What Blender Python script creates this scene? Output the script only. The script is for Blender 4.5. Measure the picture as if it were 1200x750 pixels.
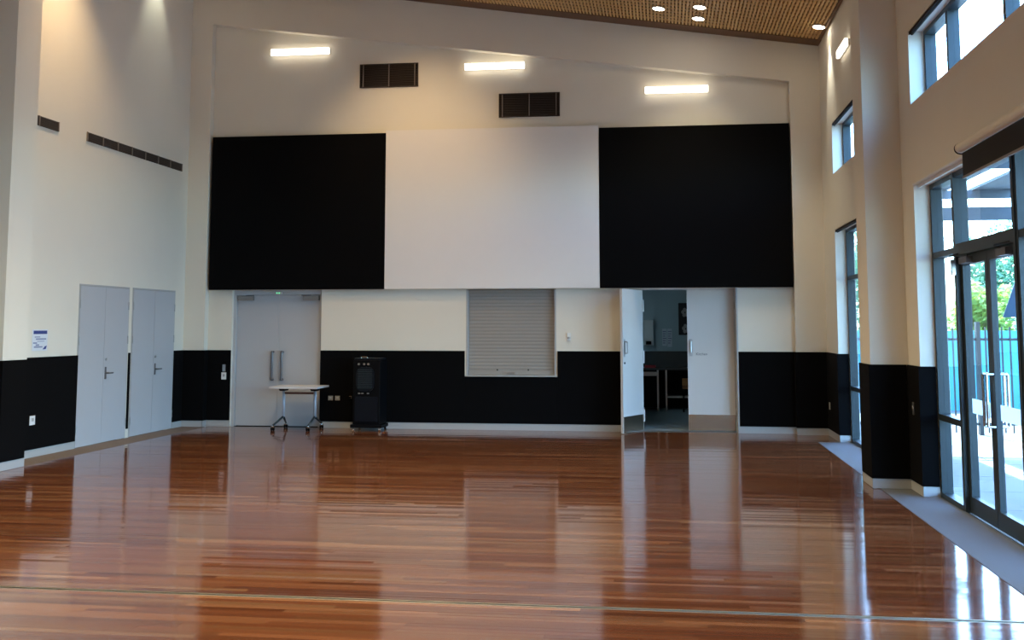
import bpy, bmesh, math, random
from mathutils import Vector
random.seed(7)
for o in list(bpy.data.objects):
    bpy.data.objects.remove(o)
SC = bpy.context.scene
COL = SC.collection
R = math.radians

# ------------------------------------------------------------------ camera
cam = bpy.data.cameras.new('camera')
cam.sensor_width = 36.0
cam.lens = 38.4
cam.shift_y = -0.10083
cam.clip_start = 0.05
cam.clip_end = 300
camo = bpy.data.objects.new('camera', cam)
camo.location = (0, 0, 1.7)
camo.rotation_euler = (R(90 + 5.755), 0, R(7.834))
COL.objects.link(camo)
SC.camera = camo

# ------------------------------------------------------------------ world, sun, exposure
SC.view_settings.view_transform = 'Standard'
SC.view_settings.look = 'None'
SC.view_settings.gamma = 1.0
SC.view_settings.use_curve_mapping = False
SC.view_settings.exposure = 0.22
W = bpy.data.worlds.new('sky')
SC.world = W
W.use_nodes = True
nt = W.node_tree
nt.nodes.clear()
sky = nt.nodes.new('ShaderNodeTexSky')
sky.sky_type = 'NISHITA'
sky.sun_disc = False
sky.sun_elevation = R(58)
sky.sun_rotation = R(-10)
sky.air_density = 1.0
sky.dust_density = 1.5
bg = nt.nodes.new('ShaderNodeBackground')
bg.inputs['Strength'].default_value = 2.9
wo = nt.nodes.new('ShaderNodeOutputWorld')
tint = nt.nodes.new('ShaderNodeMix')
tint.data_type = 'RGBA'
tint.blend_type = 'MULTIPLY'
tint.inputs[0].default_value = 1.0
tint.inputs[7].default_value = (0.64, 0.92, 1.17, 1)
nt.links.new(sky.outputs[0], tint.inputs[6])
nt.links.new(tint.outputs[2], bg.inputs[0])
nt.links.new(bg.outputs[0], wo.inputs[0])

sun = bpy.data.lights.new('sun', 'SUN')
sun.energy = 30.0
sun.angle = R(0.6)
sun.color = (0.80, 0.97, 1.0)
suno = bpy.data.objects.new('sun', sun)
suno.rotation_euler = Vector((-0.15, 0.85, 1.5)).to_track_quat('Z', 'Y').to_euler()
suno.location = (-5, 30, 40)
COL.objects.link(suno)


def portal(x, y0, y1, z0, z1):
    """daylight portals: they only guide the sky's light through the windows"""
    a = bpy.data.lights.new('window_daylight', 'AREA')
    a.shape = 'RECTANGLE'
    a.size = z1 - z0
    a.size_y = y1 - y0
    a.cycles.is_portal = True
    o = bpy.data.objects.new('window_daylight', a)
    o.location = (x, (y0 + y1) / 2, (z0 + z1) / 2)
    o.rotation_euler = (0, R(90), 0)
    COL.objects.link(o)


for (a, b) in ((13.2, 16.88), (7.1, 11.64), (1.1, 5.4)):
    portal(2.90, a, b, 0.0, 3.15)
    portal(2.90, a, b, 4.0, 4.77)

WARM = (1.0, 0.70, 0.38)
COOL = (1.0, 0.84, 0.56)
LAMP = 1.6     # overall trim of the downlights


# ------------------------------------------------------------------ materials
def mat(name, col, rough=0.6, metal=0.0, noise=0.0, nscale=8.0, bump=0.0, bscale=60.0, spec=0.5,
        emit=None, estr=0.0, coat=0.0, stretch=None, col2=None, trans=0.0):
    m = bpy.data.materials.new(name)
    m.use_nodes = True
    t = m.node_tree
    b = t.nodes['Principled BSDF']
    b.inputs['Base Color'].default_value = (*col, 1)
    b.inputs['Roughness'].default_value = rough
    b.inputs['Metallic'].default_value = metal
    b.inputs['Specular IOR Level'].default_value = spec
    b.inputs['Coat Weight'].default_value = coat
    if emit:
        b.inputs['Emission Color'].default_value = (*emit, 1)
        b.inputs['Emission Strength'].default_value = estr
    tc = t.nodes.new('ShaderNodeTexCoord')
    mp = t.nodes.new('ShaderNodeMapping')
    if stretch:
        mp.inputs['Scale'].default_value = stretch
    t.links.new(tc.outputs['Object'], mp.inputs[0])
    if noise or col2:
        n = t.nodes.new('ShaderNodeTexNoise')
        n.inputs['Scale'].default_value = nscale
        n.inputs['Detail'].default_value = 5
        t.links.new(mp.outputs[0], n.inputs['Vector'])
        mx = t.nodes.new('ShaderNodeMix')
        mx.data_type = 'RGBA'
        c2 = col2 or tuple(max(0, c * (1 - noise)) for c in col)
        c1 = col if col2 else tuple(min(1, c * (1 + noise)) for c in col)
        mx.inputs[6].default_value = (*c1, 1)
        mx.inputs[7].default_value = (*c2, 1)
        t.links.new(n.outputs['Fac'], mx.inputs[0])
        t.links.new(mx.outputs[2], b.inputs['Base Color'])
    if bump:
        n = t.nodes.new('ShaderNodeTexNoise')
        n.inputs['Scale'].default_value = bscale
        n.inputs['Detail'].default_value = 3
        t.links.new(mp.outputs[0], n.inputs['Vector'])
        bp = t.nodes.new('ShaderNodeBump')
        bp.inputs['Strength'].default_value = bump
        bp.inputs['Distance'].default_value = 0.01
        t.links.new(n.outputs['Fac'], bp.inputs['Height'])
        t.links.new(bp.outputs[0], b.inputs['Normal'])
    if trans:
        b.inputs['Transmission Weight'].default_value = trans
    return m


M = {}


def leafmat0(name, c1):
    m = mat(name, c1, 0.6, noise=0.02)
    b = m.node_tree.nodes['Principled BSDF']
    tl = m.node_tree.nodes.new('ShaderNodeBsdfTranslucent')
    tl.inputs[0].default_value = (*c1, 1)
    mx = m.node_tree.nodes.new('ShaderNodeMixShader')
    mx.inputs[0].default_value = 0.7
    out = [n for n in m.node_tree.nodes if n.type == 'OUTPUT_MATERIAL'][0]
    m.node_tree.links.new(b.outputs[0], mx.inputs[1])
    m.node_tree.links.new(tl.outputs[0], mx.inputs[2])
    m.node_tree.links.new(mx.outputs[0], out.inputs[0])
    return m


M['wall'] = mat('wall_paint', (0.775, 0.727, 0.62), 0.7, noise=0.02, nscale=2.5, bump=0.05, bscale=120)
M['black_felt'] = mat('black_felt', (0.0024, 0.0024, 0.0028), 0.95, bump=0.2, bscale=300, spec=0.1)
M['screen'] = mat('white_board', (0.80, 0.77, 0.74), 0.6, noise=0.01)
M['skirt'] = mat('skirting_paint', (0.42, 0.42, 0.41), 0.45, noise=0.02)
M['door'] = mat('grey_door_paint', (0.47, 0.48, 0.50), 0.5, noise=0.02, nscale=3)
M['kdoor'] = mat('pale_door_paint', (0.64, 0.62, 0.585), 0.45, noise=0.02, nscale=3)
M['steel'] = mat('brushed_steel', (0.50, 0.50, 0.50), 0.32, metal=1.0, noise=0.08, nscale=40, stretch=(0.3, 0.3, 6))
M['socket'] = mat('ivory_outlet_plate', (0.30, 0.27, 0.22), 0.5, noise=0.03)
M['gunmetal'] = mat('dull_grey_metal', (0.17, 0.17, 0.18), 0.45, metal=0.6, noise=0.05)
M['bronze'] = mat('brown_grey_closer', (0.26, 0.24, 0.22), 0.5, noise=0.05)
M['satin'] = mat('satin_silver_leg', (0.55, 0.60, 0.66), 0.45, metal=0.35, noise=0.03)
M['chrome'] = mat('chrome', (0.75, 0.76, 0.78), 0.15, metal=1.0, noise=0.03)
M['frame'] = mat('charcoal_window_frame', (0.022, 0.033, 0.038), 0.4, noise=0.05, spec=0.4)
M['black'] = mat('black_plastic', (0.002, 0.0022, 0.003), 0.55, noise=0.1, spec=0.12)
M['blackgloss'] = mat('gloss_black_plastic', (0.004, 0.006, 0.010), 0.28, noise=0.1, spec=0.25)
M['blind'] = mat('black_blind_fabric', (0.010, 0.009, 0.009), 0.9, bump=0.3, bscale=400)
M['dark'] = mat('dark_void', (0.012, 0.010, 0.009), 0.9, noise=0.1)
M['vent'] = mat('dark_vent_blades', (0.045, 0.032, 0.025), 0.6, noise=0.1)
M['ventbar'] = mat('vent_mullion', (0.22, 0.18, 0.15), 0.5, noise=0.05)
M['white'] = mat('white_plastic', (0.78, 0.78, 0.76), 0.4, noise=0.02)
M['shutter'] = mat('shutter_slats', (0.31, 0.285, 0.255), 0.45, noise=0.03, nscale=3)
M['carpet'] = mat('grey_carpet', (0.13, 0.14, 0.15), 0.95, noise=0.25, nscale=120, bump=0.5, bscale=400)
M['mat'] = mat('grey_brown_mat', (0.15, 0.12, 0.10), 0.9, noise=0.2, nscale=80, bump=0.4, bscale=300)
M['brass'] = mat('worn_aluminium_track', (0.72, 0.66, 0.54), 0.38, metal=1.0, noise=0.15, nscale=12, stretch=(0.5, 1, 1))
M['led'] = mat('led_diffuser', (0.9, 0.9, 0.85), 0.5, emit=(1.0, 0.90, 0.74), estr=3.2, noise=0.01)
M['lens'] = mat('downlight_lens', (0.9, 0.9, 0.85), 0.5, emit=(1.0, 0.88, 0.72), estr=30, noise=0.01)
M['green'] = mat('green_led', (0.1, 0.6, 0.3), 0.4, emit=(0.10, 0.85, 0.38), estr=1.4, noise=0.01)
M['slat'] = mat('ceiling_timber', (0.62, 0.38, 0.145), 0.55, noise=0.25, nscale=3, stretch=(30, 0.6, 10), bump=0.1)
M['slat_edge'] = mat('ceiling_edge_timber', (0.16, 0.080, 0.035), 0.6, noise=0.2, nscale=3, stretch=(30, 0.6, 10))
M['cavity'] = mat('black_ceiling_lining', (0.016, 0.012, 0.010), 0.95, noise=0.1)
M['reflect_tint_steel'] = mat('kick_plate_steel', (0.60, 0.52, 0.44), 0.22, metal=1.0, noise=0.10, nscale=30, stretch=(0.3, 0.3, 8))  # warm reflection of the floor is tinted into the steel colour
M['paper'] = mat('white_paper', (0.70, 0.74, 0.80), 0.7, noise=0.02)
M['frost'] = leafmat0('frosted_white_film', (0.8, 0.85, 0.9))
M['navy'] = mat('navy_print', (0.035, 0.055, 0.22), 0.6, noise=0.2, nscale=60)
M['bluegrey'] = mat('grey_blue_print', (0.24, 0.27, 0.42), 0.6, noise=0.2, nscale=60)
M['ink'] = mat('grey_door_lettering', (0.09, 0.09, 0.10), 0.6, noise=0.02)
M['kwall'] = mat('kitchen_wall', (0.45, 0.56, 0.60), 0.7, noise=0.03)
M['kfloor'] = mat('kitchen_vinyl', (0.32, 0.40, 0.44), 0.35, noise=0.08, nscale=30)
M['splash'] = mat('dark_splashback', (0.045, 0.06, 0.065), 0.3, noise=0.1)
M['tabletop'] = mat('pale_laminate', (0.62, 0.60, 0.60), 0.35, noise=0.02)
M['redbar'] = mat('red_brown_bar', (0.10, 0.035, 0.025), 0.5, noise=0.1)
M['wood'] = mat('orange_wood', (0.40, 0.17, 0.05), 0.5, noise=0.2, nscale=20, stretch=(1, 1, 8))
M['red'] = mat('red_plastic', (0.35, 0.03, 0.04), 0.4, noise=0.1)
M['picture'] = mat('dark_picture', (0.010, 0.010, 0.014), 0.4, noise=0.1)
M['flesh'] = mat('pale_print', (0.42, 0.38, 0.36), 0.6, noise=0.3, nscale=14)
M['concrete'] = mat('pale_concrete', (0.17, 0.17, 0.17), 0.8, noise=0.12, nscale=2, bump=0.2, bscale=50)
M['brick'] = mat('outer_wall', (0.45, 0.42, 0.38), 0.8, noise=0.1)
M['fence'] = mat('black_fence_metal', (0.02, 0.022, 0.025), 0.4, noise=0.1)
M['teal'] = mat('teal_wall_paint', (0.06, 0.30, 0.36), 0.6, noise=0.15, nscale=2)
M['pergola'] = mat('pergola_steel', (0.11, 0.13, 0.15), 0.5, noise=0.1)
M['sail'] = mat('indigo_cloth', (0.02, 0.03, 0.05), 0.8, noise=0.1)
M['trunk'] = mat('bark', (0.16, 0.12, 0.09), 0.9, noise=0.3, nscale=10, bump=0.5, bscale=20)


def glassmat():
    m = bpy.data.materials.new('window_glass')
    m.use_nodes = True
    t = m.node_tree
    t.nodes.clear()
    o = t.nodes.new('ShaderNodeOutputMaterial')
    tr = t.nodes.new('ShaderNodeBsdfTransparent')
    tr.inputs[0].default_value = (0.93, 0.965, 0.975, 1)
    g = t.nodes.new('ShaderNodeBsdfGlossy')
    g.inputs['Roughness'].default_value = 0.01
    fr = t.nodes.new('ShaderNodeFresnel')
    fr.inputs[0].default_value = 1.35
    mx = t.nodes.new('ShaderNodeMixShader')
    ge = t.nodes.new('ShaderNodeNewGeometry')
    sb = t.nodes.new('ShaderNodeMath')
    sb.operation = 'SUBTRACT'
    sb.use_clamp = True
    t.links.new(fr.outputs[0], sb.inputs[0])
    t.links.new(ge.outputs['Backfacing'], sb.inputs[1])
    t.links.new(sb.outputs[0], mx.inputs[0])
    t.links.new(tr.outputs[0], mx.inputs[1])
    t.links.new(g.outputs[0], mx.inputs[2])
    t.links.new(mx.outputs[0], o.inputs[0])
    return m


M['glass'] = glassmat()


def leafmat(name, c1, c2):
    m = mat(name, c1, 0.6, col2=c2, nscale=1.5)
    b = m.node_tree.nodes['Principled BSDF']
    tl = m.node_tree.nodes.new('ShaderNodeBsdfTranslucent')
    tl.inputs[0].default_value = (c1[0] * 1.2, c1[1] * 1.2, c1[2], 1)
    mx = m.node_tree.nodes.new('ShaderNodeMixShader')
    mx.inputs[0].default_value = 0.4
    out = [n for n in m.node_tree.nodes if n.type == 'OUTPUT_MATERIAL'][0]
    m.node_tree.links.new(b.outputs[0], mx.inputs[1])
    m.node_tree.links.new(tl.outputs[0], mx.inputs[2])
    m.node_tree.links.new(mx.outputs[0], out.inputs[0])
    return m


M['leaf_yellow'] = leafmat('yellow_green_leaf', (0.36, 0.46, 0.09), (0.16, 0.30, 0.06))
M['leaf_green'] = leafmat('cool_green_leaf', (0.10, 0.26, 0.14), (0.05, 0.15, 0.09))


def floormat():
    m = bpy.data.materials.new('polished_hardwood')
    m.use_nodes = True
    t = m.node_tree
    b = t.nodes['Principled BSDF']
    at = t.nodes.new('ShaderNodeAttribute')
    at.attribute_name = 'tone'
    tc = t.nodes.new('ShaderNodeNewGeometry')
    mp = t.nodes.new('ShaderNodeMapping')
    mp.inputs['Scale'].default_value = (1.2, 45, 1)
    t.links.new(tc.outputs['Position'], mp.inputs[0])
    n = t.nodes.new('ShaderNodeTexNoise')
    n.inputs['Scale'].default_value = 1.0
    n.inputs['Detail'].default_value = 4
    t.links.new(mp.outputs[0], n.inputs['Vector'])
    rmp = t.nodes.new('ShaderNodeMapRange')
    rmp.inputs[3].default_value = 0.72
    rmp.inputs[4].default_value = 1.28
    t.links.new(n.outputs['Fac'], rmp.inputs[0])
    mu = t.nodes.new('ShaderNodeVectorMath')
    mu.operation = 'SCALE'
    t.links.new(at.outputs['Color'], mu.inputs[0])
    t.links.new(rmp.outputs[0], mu.inputs['Scale'])
    t.links.new(mu.outputs[0], b.inputs['Base Color'])
    rr = t.nodes.new('ShaderNodeMapRange')
    rr.inputs[1].default_value = 0.15
    rr.inputs[2].default_value = 0.40
    rr.inputs[3].default_value = 0.10
    rr.inputs[4].default_value = 0.20
    t.links.new(at.outputs['Fac'], rr.inputs[0])
    t.links.new(rr.outputs[0], b.inputs['Roughness'])
    b.inputs['Specular IOR Level'].default_value = 0.5
    b.inputs['IOR'].default_value = 1.55
    mp2 = t.nodes.new('ShaderNodeMapping')
    mp2.inputs['Scale'].default_value = (0.7, 9, 1)
    t.links.new(tc.outputs['Position'], mp2.inputs[0])
    n2 = t.nodes.new('ShaderNodeTexNoise')
    n2.inputs['Scale'].default_value = 1.0
    n2.inputs['Detail'].default_value = 3
    t.links.new(mp2.outputs[0], n2.inputs['Vector'])
    bp = t.nodes.new('ShaderNodeBump')
    bp.inputs['Strength'].default_value = 0.12
    bp.inputs['Distance'].default_value = 0.002
    t.links.new(n2.outputs['Fac'], bp.inputs['Height'])
    t.links.new(bp.outputs[0], b.inputs['Normal'])
    return m


M['floor'] = floormat()

# ------------------------------------------------------------------ mesh kit
ORI = {}


class MB:
    def __init__(s):
        s.v = []
        s.f = []

    def box(s, x0, x1, y0, y1, z0, z1):
        if x0 > x1: x0, x1 = x1, x0
        if y0 > y1: y0, y1 = y1, y0
        if z0 > z1: z0, z1 = z1, z0
        n = len(s.v)
        s.v += [(x0, y0, z0), (x1, y0, z0), (x1, y1, z0), (x0, y1, z0), (x0, y0, z1), (x1, y0, z1), (x1, y1, z1), (x0, y1, z1)]
        s.f += [tuple(n + i for i in q) for q in ((0, 3, 2, 1), (4, 5, 6, 7), (0, 1, 5, 4), (1, 2, 6, 5), (2, 3, 7, 6), (3, 0, 4, 7))]
        return s

    def prism(s, poly, axis, a, b):
        """poly: (u,v) list; axis 'y' -> (x,z), axis 'x' -> (y,z), axis 'z' -> (x,y)"""
        n = len(s.v)
        k = len(poly)
        for w in (a, b):
            for (u, v) in poly:
                s.v.append({'y': (u, w, v), 'x': (w, u, v), 'z': (u, v, w)}[axis])
        s.f.append(tuple(n + i for i in range(k)))
        s.f.append(tuple(n + k + i for i in reversed(range(k))))
        for i in range(k):
            j = (i + 1) % k
            s.f.append((n + j, n + i, n + k + i, n + k + j))
        return s

    def cyl(s, p0, p1, r0, r1=None, seg=12):
        r1 = r0 if r1 is None else r1
        p0 = Vector(p0); p1 = Vector(p1)
        d = (p1 - p0).normalized()
        a = d.orthogonal().normalized()
        b = d.cross(a)
        n = len(s.v)
        for (p, r) in ((p0, r0), (p1, r1)):
            for i in range(seg):
                t = 2 * math.pi * i / seg
                s.v.append(tuple(p + (a * math.cos(t) + b * math.sin(t)) * r))
        s.f.append(tuple(n + i for i in reversed(range(seg))))
        s.f.append(tuple(n + seg + i for i in range(seg)))
        for i in range(seg):
            j = (i + 1) % seg
            s.f.append((n + i, n + j, n + seg + j, n + seg + i))
        return s

    def tube(s, pts, r, seg=10):
        for a, b in zip(pts[:-1], pts[1:]):
            s.cyl(a, b, r, r, seg)
        return s

    def build(s, name, m, parent=None, local=False, bevel=0.0, smooth=False, base=None, **props):
        me = bpy.data.meshes.new(name)
        if parent is not None:
            org = Vector((0, 0, 0)) if local else ORI[parent]
        elif base is not None:
            org = Vector(base)
        else:
            xs = [v[0] for v in s.v]; ys = [v[1] for v in s.v]; zs = [v[2] for v in s.v]
            org = Vector(((min(xs) + max(xs)) / 2, (min(ys) + max(ys)) / 2, min(zs)))
        me.from_pydata([tuple(Vector(v) - org) for v in s.v], [], s.f)
        me.update()
        bm = bmesh.new()
        bm.from_mesh(me)
        bmesh.ops.recalc_face_normals(bm, faces=bm.faces)
        if bevel:
            bmesh.ops.bevel(bm, geom=bm.edges[:], offset=bevel, segments=2, affect='EDGES', profile=0.7)
        bm.to_mesh(me)
        bm.free()
        if smooth:
            for p in me.polygons:
                p.use_smooth = len(p.vertices) == 4
        me.materials.append(M[m])
        o = bpy.data.objects.new(name, me)
        COL.objects.link(o)
        if parent is not None:
            o.parent = parent
            ORI[o] = org
        else:
            o.location = org
            ORI[o] = org
        for k, v in props.items():
            o[k] = v
        return o


def B(*a):
    return MB().box(*a)


def root(name, loc, rz=0.0, **props):
    o = bpy.data.objects.new(name, None)
    o.empty_display_size = 0.1
    o.location = loc
    o.rotation_euler = (0, 0, rz)
    COL.objects.link(o)
    ORI[o] = Vector(loc)
    for k, v in props.items():
        o[k] = v
    return o


def copytree(src, loc, **props):
    r = src.copy()
    COL.objects.link(r)
    r.location = loc
    ORI[r] = Vector(loc)

    def rec(a, b):
        for ch in list(a.children):
            c = ch.copy()
            COL.objects.link(c)
            c.parent = b
            rec(ch, c)
    rec(src, r)
    for k, v in props.items():
        r[k] = v
    return r


def panel_with_holes(mb, axis, t0, t1, u0, u1, z0, z1, holes):
    """wall slab. axis 'x': normal X, u is Y; axis 'y': normal Y, u is X. holes (ua,ub,za,zb)"""
    us = sorted(set([u0, u1] + [h[0] for h in holes] + [h[1] for h in holes]))
    us = [u for u in us if u0 <= u <= u1]
    for a, b in zip(us[:-1], us[1:]):
        mid = (a + b) / 2
        cuts = sorted((h[2], h[3]) for h in holes if h[0] < mid < h[1])
        z = z0
        for (c, d) in cuts + [(z1, z1)]:
            if c > z + 1e-5:
                if axis == 'x':
                    mb.box(t0, t1, a, b, z, c)
                else:
                    mb.box(a, b, t0, t1, z, c)
            z = max(z, d)
    return mb


# ------------------------------------------------------------------ dimensions
XL, XR = -8.20, 2.58
YF = 18.0      # face of the framing wall around the stage recess
YB = 18.15     # face of the recessed back wall
YREAR = -4.0
DADO = 1.30
SK = 0.105
XG = 2.79      # glazing plane


def zc(x):
    return 6.27 + 0.152 * (XR - x)


# ------------------------------------------------------------------ floor
floor = MB().box(XL - 0.25, XR + 0.4, YREAR - 0.2, 18.5, -0.12, -0.020).build('floor', 'mat', kind='structure',
        label='polished red-brown timber board floor of the hall', category='floor')
PITCH = 0.066
TX0, TX1 = -7.765, 2.25
tones = [(0.150, 0.042, 0.016), (0.185, 0.056, 0.022), (0.215, 0.072, 0.028), (0.255, 0.092, 0.036), (0.300, 0.118, 0.050), (0.120, 0.034, 0.014), (0.36, 0.165, 0.075), (0.175, 0.050, 0.020)]
wts = [5, 6, 5, 4, 2.2, 3, 1.3, 5]


def board_rows():
    y = YREAR
    k = 0
    while y < YB - 0.001:
        y1 = min(y + PITCH, YB)
        x = TX0 - random.uniform(0, 2.0)
        xe = TX1 if y < 16.87 else XR
        while x < xe:
            L = random.uniform(0.8, 2.6)
            a, b = max(x, TX0), min(x + L, xe)
            # leave room for the wall frame nibs at the far corners
            if y1 > YF:
                a, b = max(a, -7.82), min(b, 2.10)
            if b - a > 0.02:
                yield a, b, y, y1
            x += L
        y = y1
        k += 1


stuffv, stufff, stuffc = [], [], []
near = []
TRK0, TRK1 = 6.82, 6.88


def tonepick():
    c = random.choices(tones, wts)[0]
    c2_ = random.choices(tones, wts)[0]
    c = tuple((u_ * 0.6 + v_ * 0.4) * q_ for u_, v_, q_ in zip(c, c2_, (0.80, 0.88, 0.90)))
    k = random.uniform(0.80, 1.24) * 0.86
    return (c[0] * k, c[1] * k, c[2] * k, 1)


def addcolor(me, cols):
    at = me.color_attributes.new('tone', 'FLOAT_COLOR', 'CORNER')
    i = 0
    for p in me.polygons:
        for _ in p.vertices:
            at.data[i].color = cols[p.index]
            i += 1


for (a, b, y0, y1) in board_rows():
    g = 0.0006
    if TRK0 < (y0 + y1) / 2 < TRK1:
        continue
    if y0 < TRK1 < y1: y0 = TRK1
    if y0 < TRK0 < y1: y1 = TRK0
    dz = random.uniform(-0.00015, 0.00015)
    mb = MB().box(a + g, b - g, y0 + g, y1 - g, -0.0195, dz)
    tl_ = random.gauss(0, 0.00020)
    tx_ = random.gauss(0, 0.00010)
    mb.v = [v if v[2] < -0.01 else (v[0], v[1], v[2] + (tl_ if v[1] > (y0 + y1) / 2 else -tl_) + (tx_ if v[0] > (a + b) / 2 else -tx_)) for v in mb.v]
    c = tonepick()
    vis = b > -0.47 * y0 + 0.2 and a < 0.31 * y1
    if 5.75 < y0 and vis and len(near) < 300:
        me = bpy.data.meshes.new('floorboard')
        org = Vector((a, y0, 0))
        fo = ORI[floor]
        me.from_pydata([tuple(Vector(v) - fo) for v in mb.v], [], mb.f)
        me.materials.append(M['floor'])
        addcolor(me, [c] * 6)
        o = bpy.data.objects.new('floorboard', me)
        COL.objects.link(o)
        o.parent = floor
        near.append(o)
    else:
        n = len(stuffv)
        stuffv += mb.v
        stufff += [tuple(n + i for i in f) for f in mb.f]
        stuffc += [c] * 6
me = bpy.data.meshes.new('floorboards')
me.from_pydata([tuple(Vector(v) - ORI[floor]) for v in stuffv], [], stufff)
me.materials.append(M['floor'])
addcolor(me, stuffc)
o = bpy.data.objects.new('floorboards', me)
COL.objects.link(o)
o.parent = floor
o['kind'] = 'stuff'

# metal track across the timber floor
tr = root('trim_1', (-2.7, 6.85, 0), kind='structure', label='thin metal floor track crossing the timber boards in the foreground', category='floor track')
B(TX0, TX1, TRK0 + 0.001, 6.834, -0.019, 0.001).build('track_strip', 'brass', tr)
B(TX0, TX1, 6.834, 6.866, -0.019, -0.006).build('track_groove', 'black', tr, label='black groove')
B(TX0, TX1, 6.866, TRK1 - 0.001, -0.019, 0.001).build('track_strip', 'brass', tr)

# carpet / matting bands
B(2.25, 2.735, YREAR, 16.87, -0.02, 0.004).build('trim_2', 'carpet', kind='structure', label='blue-grey carpet strip along the right glazed wall', category='carpet')
B(XL + 0.005, TX0, YREAR, YF, -0.02, 0.003).build('trim_3', 'mat', kind='structure', label='grey-brown strip of flooring along the left wall', category='floor strip')

# ------------------------------------------------------------------ walls
D1 = (14.55, 16.02); D2 = (16.13, 17.63); DH = 2.31
wl = MB()
panel_with_holes(wl, 'x', XL - 0.25, XL, YREAR, 18.4, -0.02, 8.2, [(D1[0], D1[1], -0.02, DH), (D2[0], D2[1], -0.02, DH)])
wall_left = wl.build('wall_left', 'wall', kind='structure', label='tall cream left wall with black lower panelling and pier', category='wall')
B(XL - 0.002, -7.78, 12.13, 12.64, -0.02, 8.1).build('pier', 'wall', wall_left)
B(XL - 0.002, -7.78, 5.95, 6.5, -0.02, 8.1).build('pier', 'wall', wall_left)

DZ0, DZ1, DT = SK + 0.002, DADO, 0.022


def dado(parent, *b):
    B(*b).build('dado_panel', 'black_felt', parent)


dado(wall_left, XL + 0.001, XL + DT, 12.645, D1[0], DZ0, DZ1)
dado(wall_left, XL + 0.001, XL + 0.012, D1[1] + 0.025, D2[0] - 0.025, 0.14, DZ1)
dado(wall_left, XL + 0.001, XL + DT, D2[1], 17.995, DZ0, DZ1)
dado(wall_left, -7.779, -7.758, 12.13, 12.64, DZ0, DZ1)
dado(wall_left, XL + 0.001, -7.758, 12.108, 12.129, DZ0, DZ1)
dado(wall_left, XL + 0.001, XL + DT, 6.5, 12.107, DZ0, DZ1)
dado(wall_left, XL + 0.001, XL + DT, YREAR, 5.95, DZ0, DZ1)
s = MB()
s.box(XL + 0.001, XL + 0.016, 12.645, D1[0], 0.0035, SK)
s.box(XL + 0.001, XL + 0.016, D2[1], 17.999, 0.0035, SK)
s.box(-7.779, -7.764, 12.115, 12.655, 0.0035, SK)
s.box(XL + 0.001, -7.764, 12.114, 12.129, 0.0035, SK)
s.box(XL + 0.001, -7.78, 12.641, 12.655, 0.0035, SK)
s.box(XL + 0.001, XL + 0.016, YREAR, 12.113, 0.0035, SK)
s.build('baseboard_left', 'skirt', kind='structure', label='pale skirting board along the left wall', category='skirting board')

# right wall with window bays
BAYS = ((13.2, 16.88), (7.10, 11.64), (1.1, 5.4))
holes = []
for a, b in BAYS:
    holes += [(a, b, -0.02, 3.15), (a, b, 4.00, 4.77)]
wr = panel_with_holes(MB(), 'x', XR, XR + 0.28, YREAR, 18.4, -0.02, 7.2, holes)
wall_right = wr.build('wall_right', 'wall', kind='structure', label='tall cream right wall with window bays and pillar', category='wall')
for (a, b) in ((12.19, 12.76), (5.95, 6.5)):
    B(2.19, XR + 0.002, a, b, -0.02, 7.0).build('pier', 'wall', wall_right)
dado(wall_right, XR - DT, XR - 0.001, 16.88, 17.995, DZ0, DZ1)
dado(wall_right, XR - DT, XG - 0.065, 16.859, 16.879, DZ0, DZ1)
dado(wall_right, XR - DT, XR - 0.001, 12.765, 13.2, DZ0, DZ1)
dado(wall_right, 2.168, 2.189, 12.19, 12.76, DZ0, DZ1)
dado(wall_right, 2.168, XR - DT - 0.001, 12.168, 12.189, DZ0, DZ1)
dado(wall_right, XR - DT, XR - 0.001, 11.64, 12.167, DZ0, DZ1)
dado(wall_right, XR - DT, XG - 0.065, 11.619, 11.639, DZ0, DZ1)
s = MB()
s.box(XR - 0.016, XR - 0.001, 16.86, 17.999, 0.0005, SK)
s.box(XR - 0.016, XG - 0.065, 16.864, 16.879, 0.005, SK)
s.box(XR - 0.016, XR - 0.001, 12.775, 13.2, 0.005, SK)
s.box(2.174, 2.189, 12.175, 12.775, 0.005, SK)
s.box(2.174, XR - 0.016, 12.174, 12.189, 0.005, SK)
s.box(2.174, XR - 0.016, 12.761, 12.776, 0.005, SK)
s.box(XR - 0.016, XR - 0.001, 11.62, 12.173, 0.005, SK)
s.box(XR - 0.016, XG - 0.065, 11.624, 11.639, 0.005, SK)
s.build('baseboard_right', 'skirt', kind='structure', label='pale skirting board around the right wall and pillar', category='skirting board')

# back wall: frame in front, recessed wall behind
RX0, RX1 = -7.82, 2.10


def zrec(x):
    return 5.70 + 0.134 * (RX1 - x)


OP1 = (-7.39, -5.79); OP2 = (-3.275, -1.757); OP3 = (-0.62, 1.19)
bw = panel_with_holes(MB(), 'y', YB, 18.36, XL, XR, -0.02, 8.2, [(OP1[0], OP1[1], -0.02, 2.33), (OP2[0], OP2[1], 0.895, 2.33), (OP3[0], OP3[1], -0.02, 2.33)])
wall_back = bw.build('wall_back', 'wall', kind='structure', label='tall cream end wall with recessed centre and black lower panelling', category='wall')
fr = MB()
fr.box(XL + 0.0005, RX0, YF, YB - 0.0005, -0.02, 7.9)
fr.box(RX1, XR - 0.0005, YF, YB - 0.0005, -0.02, 7.4)
fr.prism([(RX0, zrec(RX0)), (RX1, zrec(RX1)), (RX1, 7.4), (RX0, 8.1)], 'y', YF, YB - 0.0005)
fr.build('recess_surround', 'wall', wall_back)
dado(wall_back, XL + DT + 0.001, RX0, YF - DT, YF - 0.001, DZ0, DZ1)
dado(wall_back, RX0 + 0.0005, RX0 + DT, YF - DT, YB - DT - 0.001, DZ0, DZ1)
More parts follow.
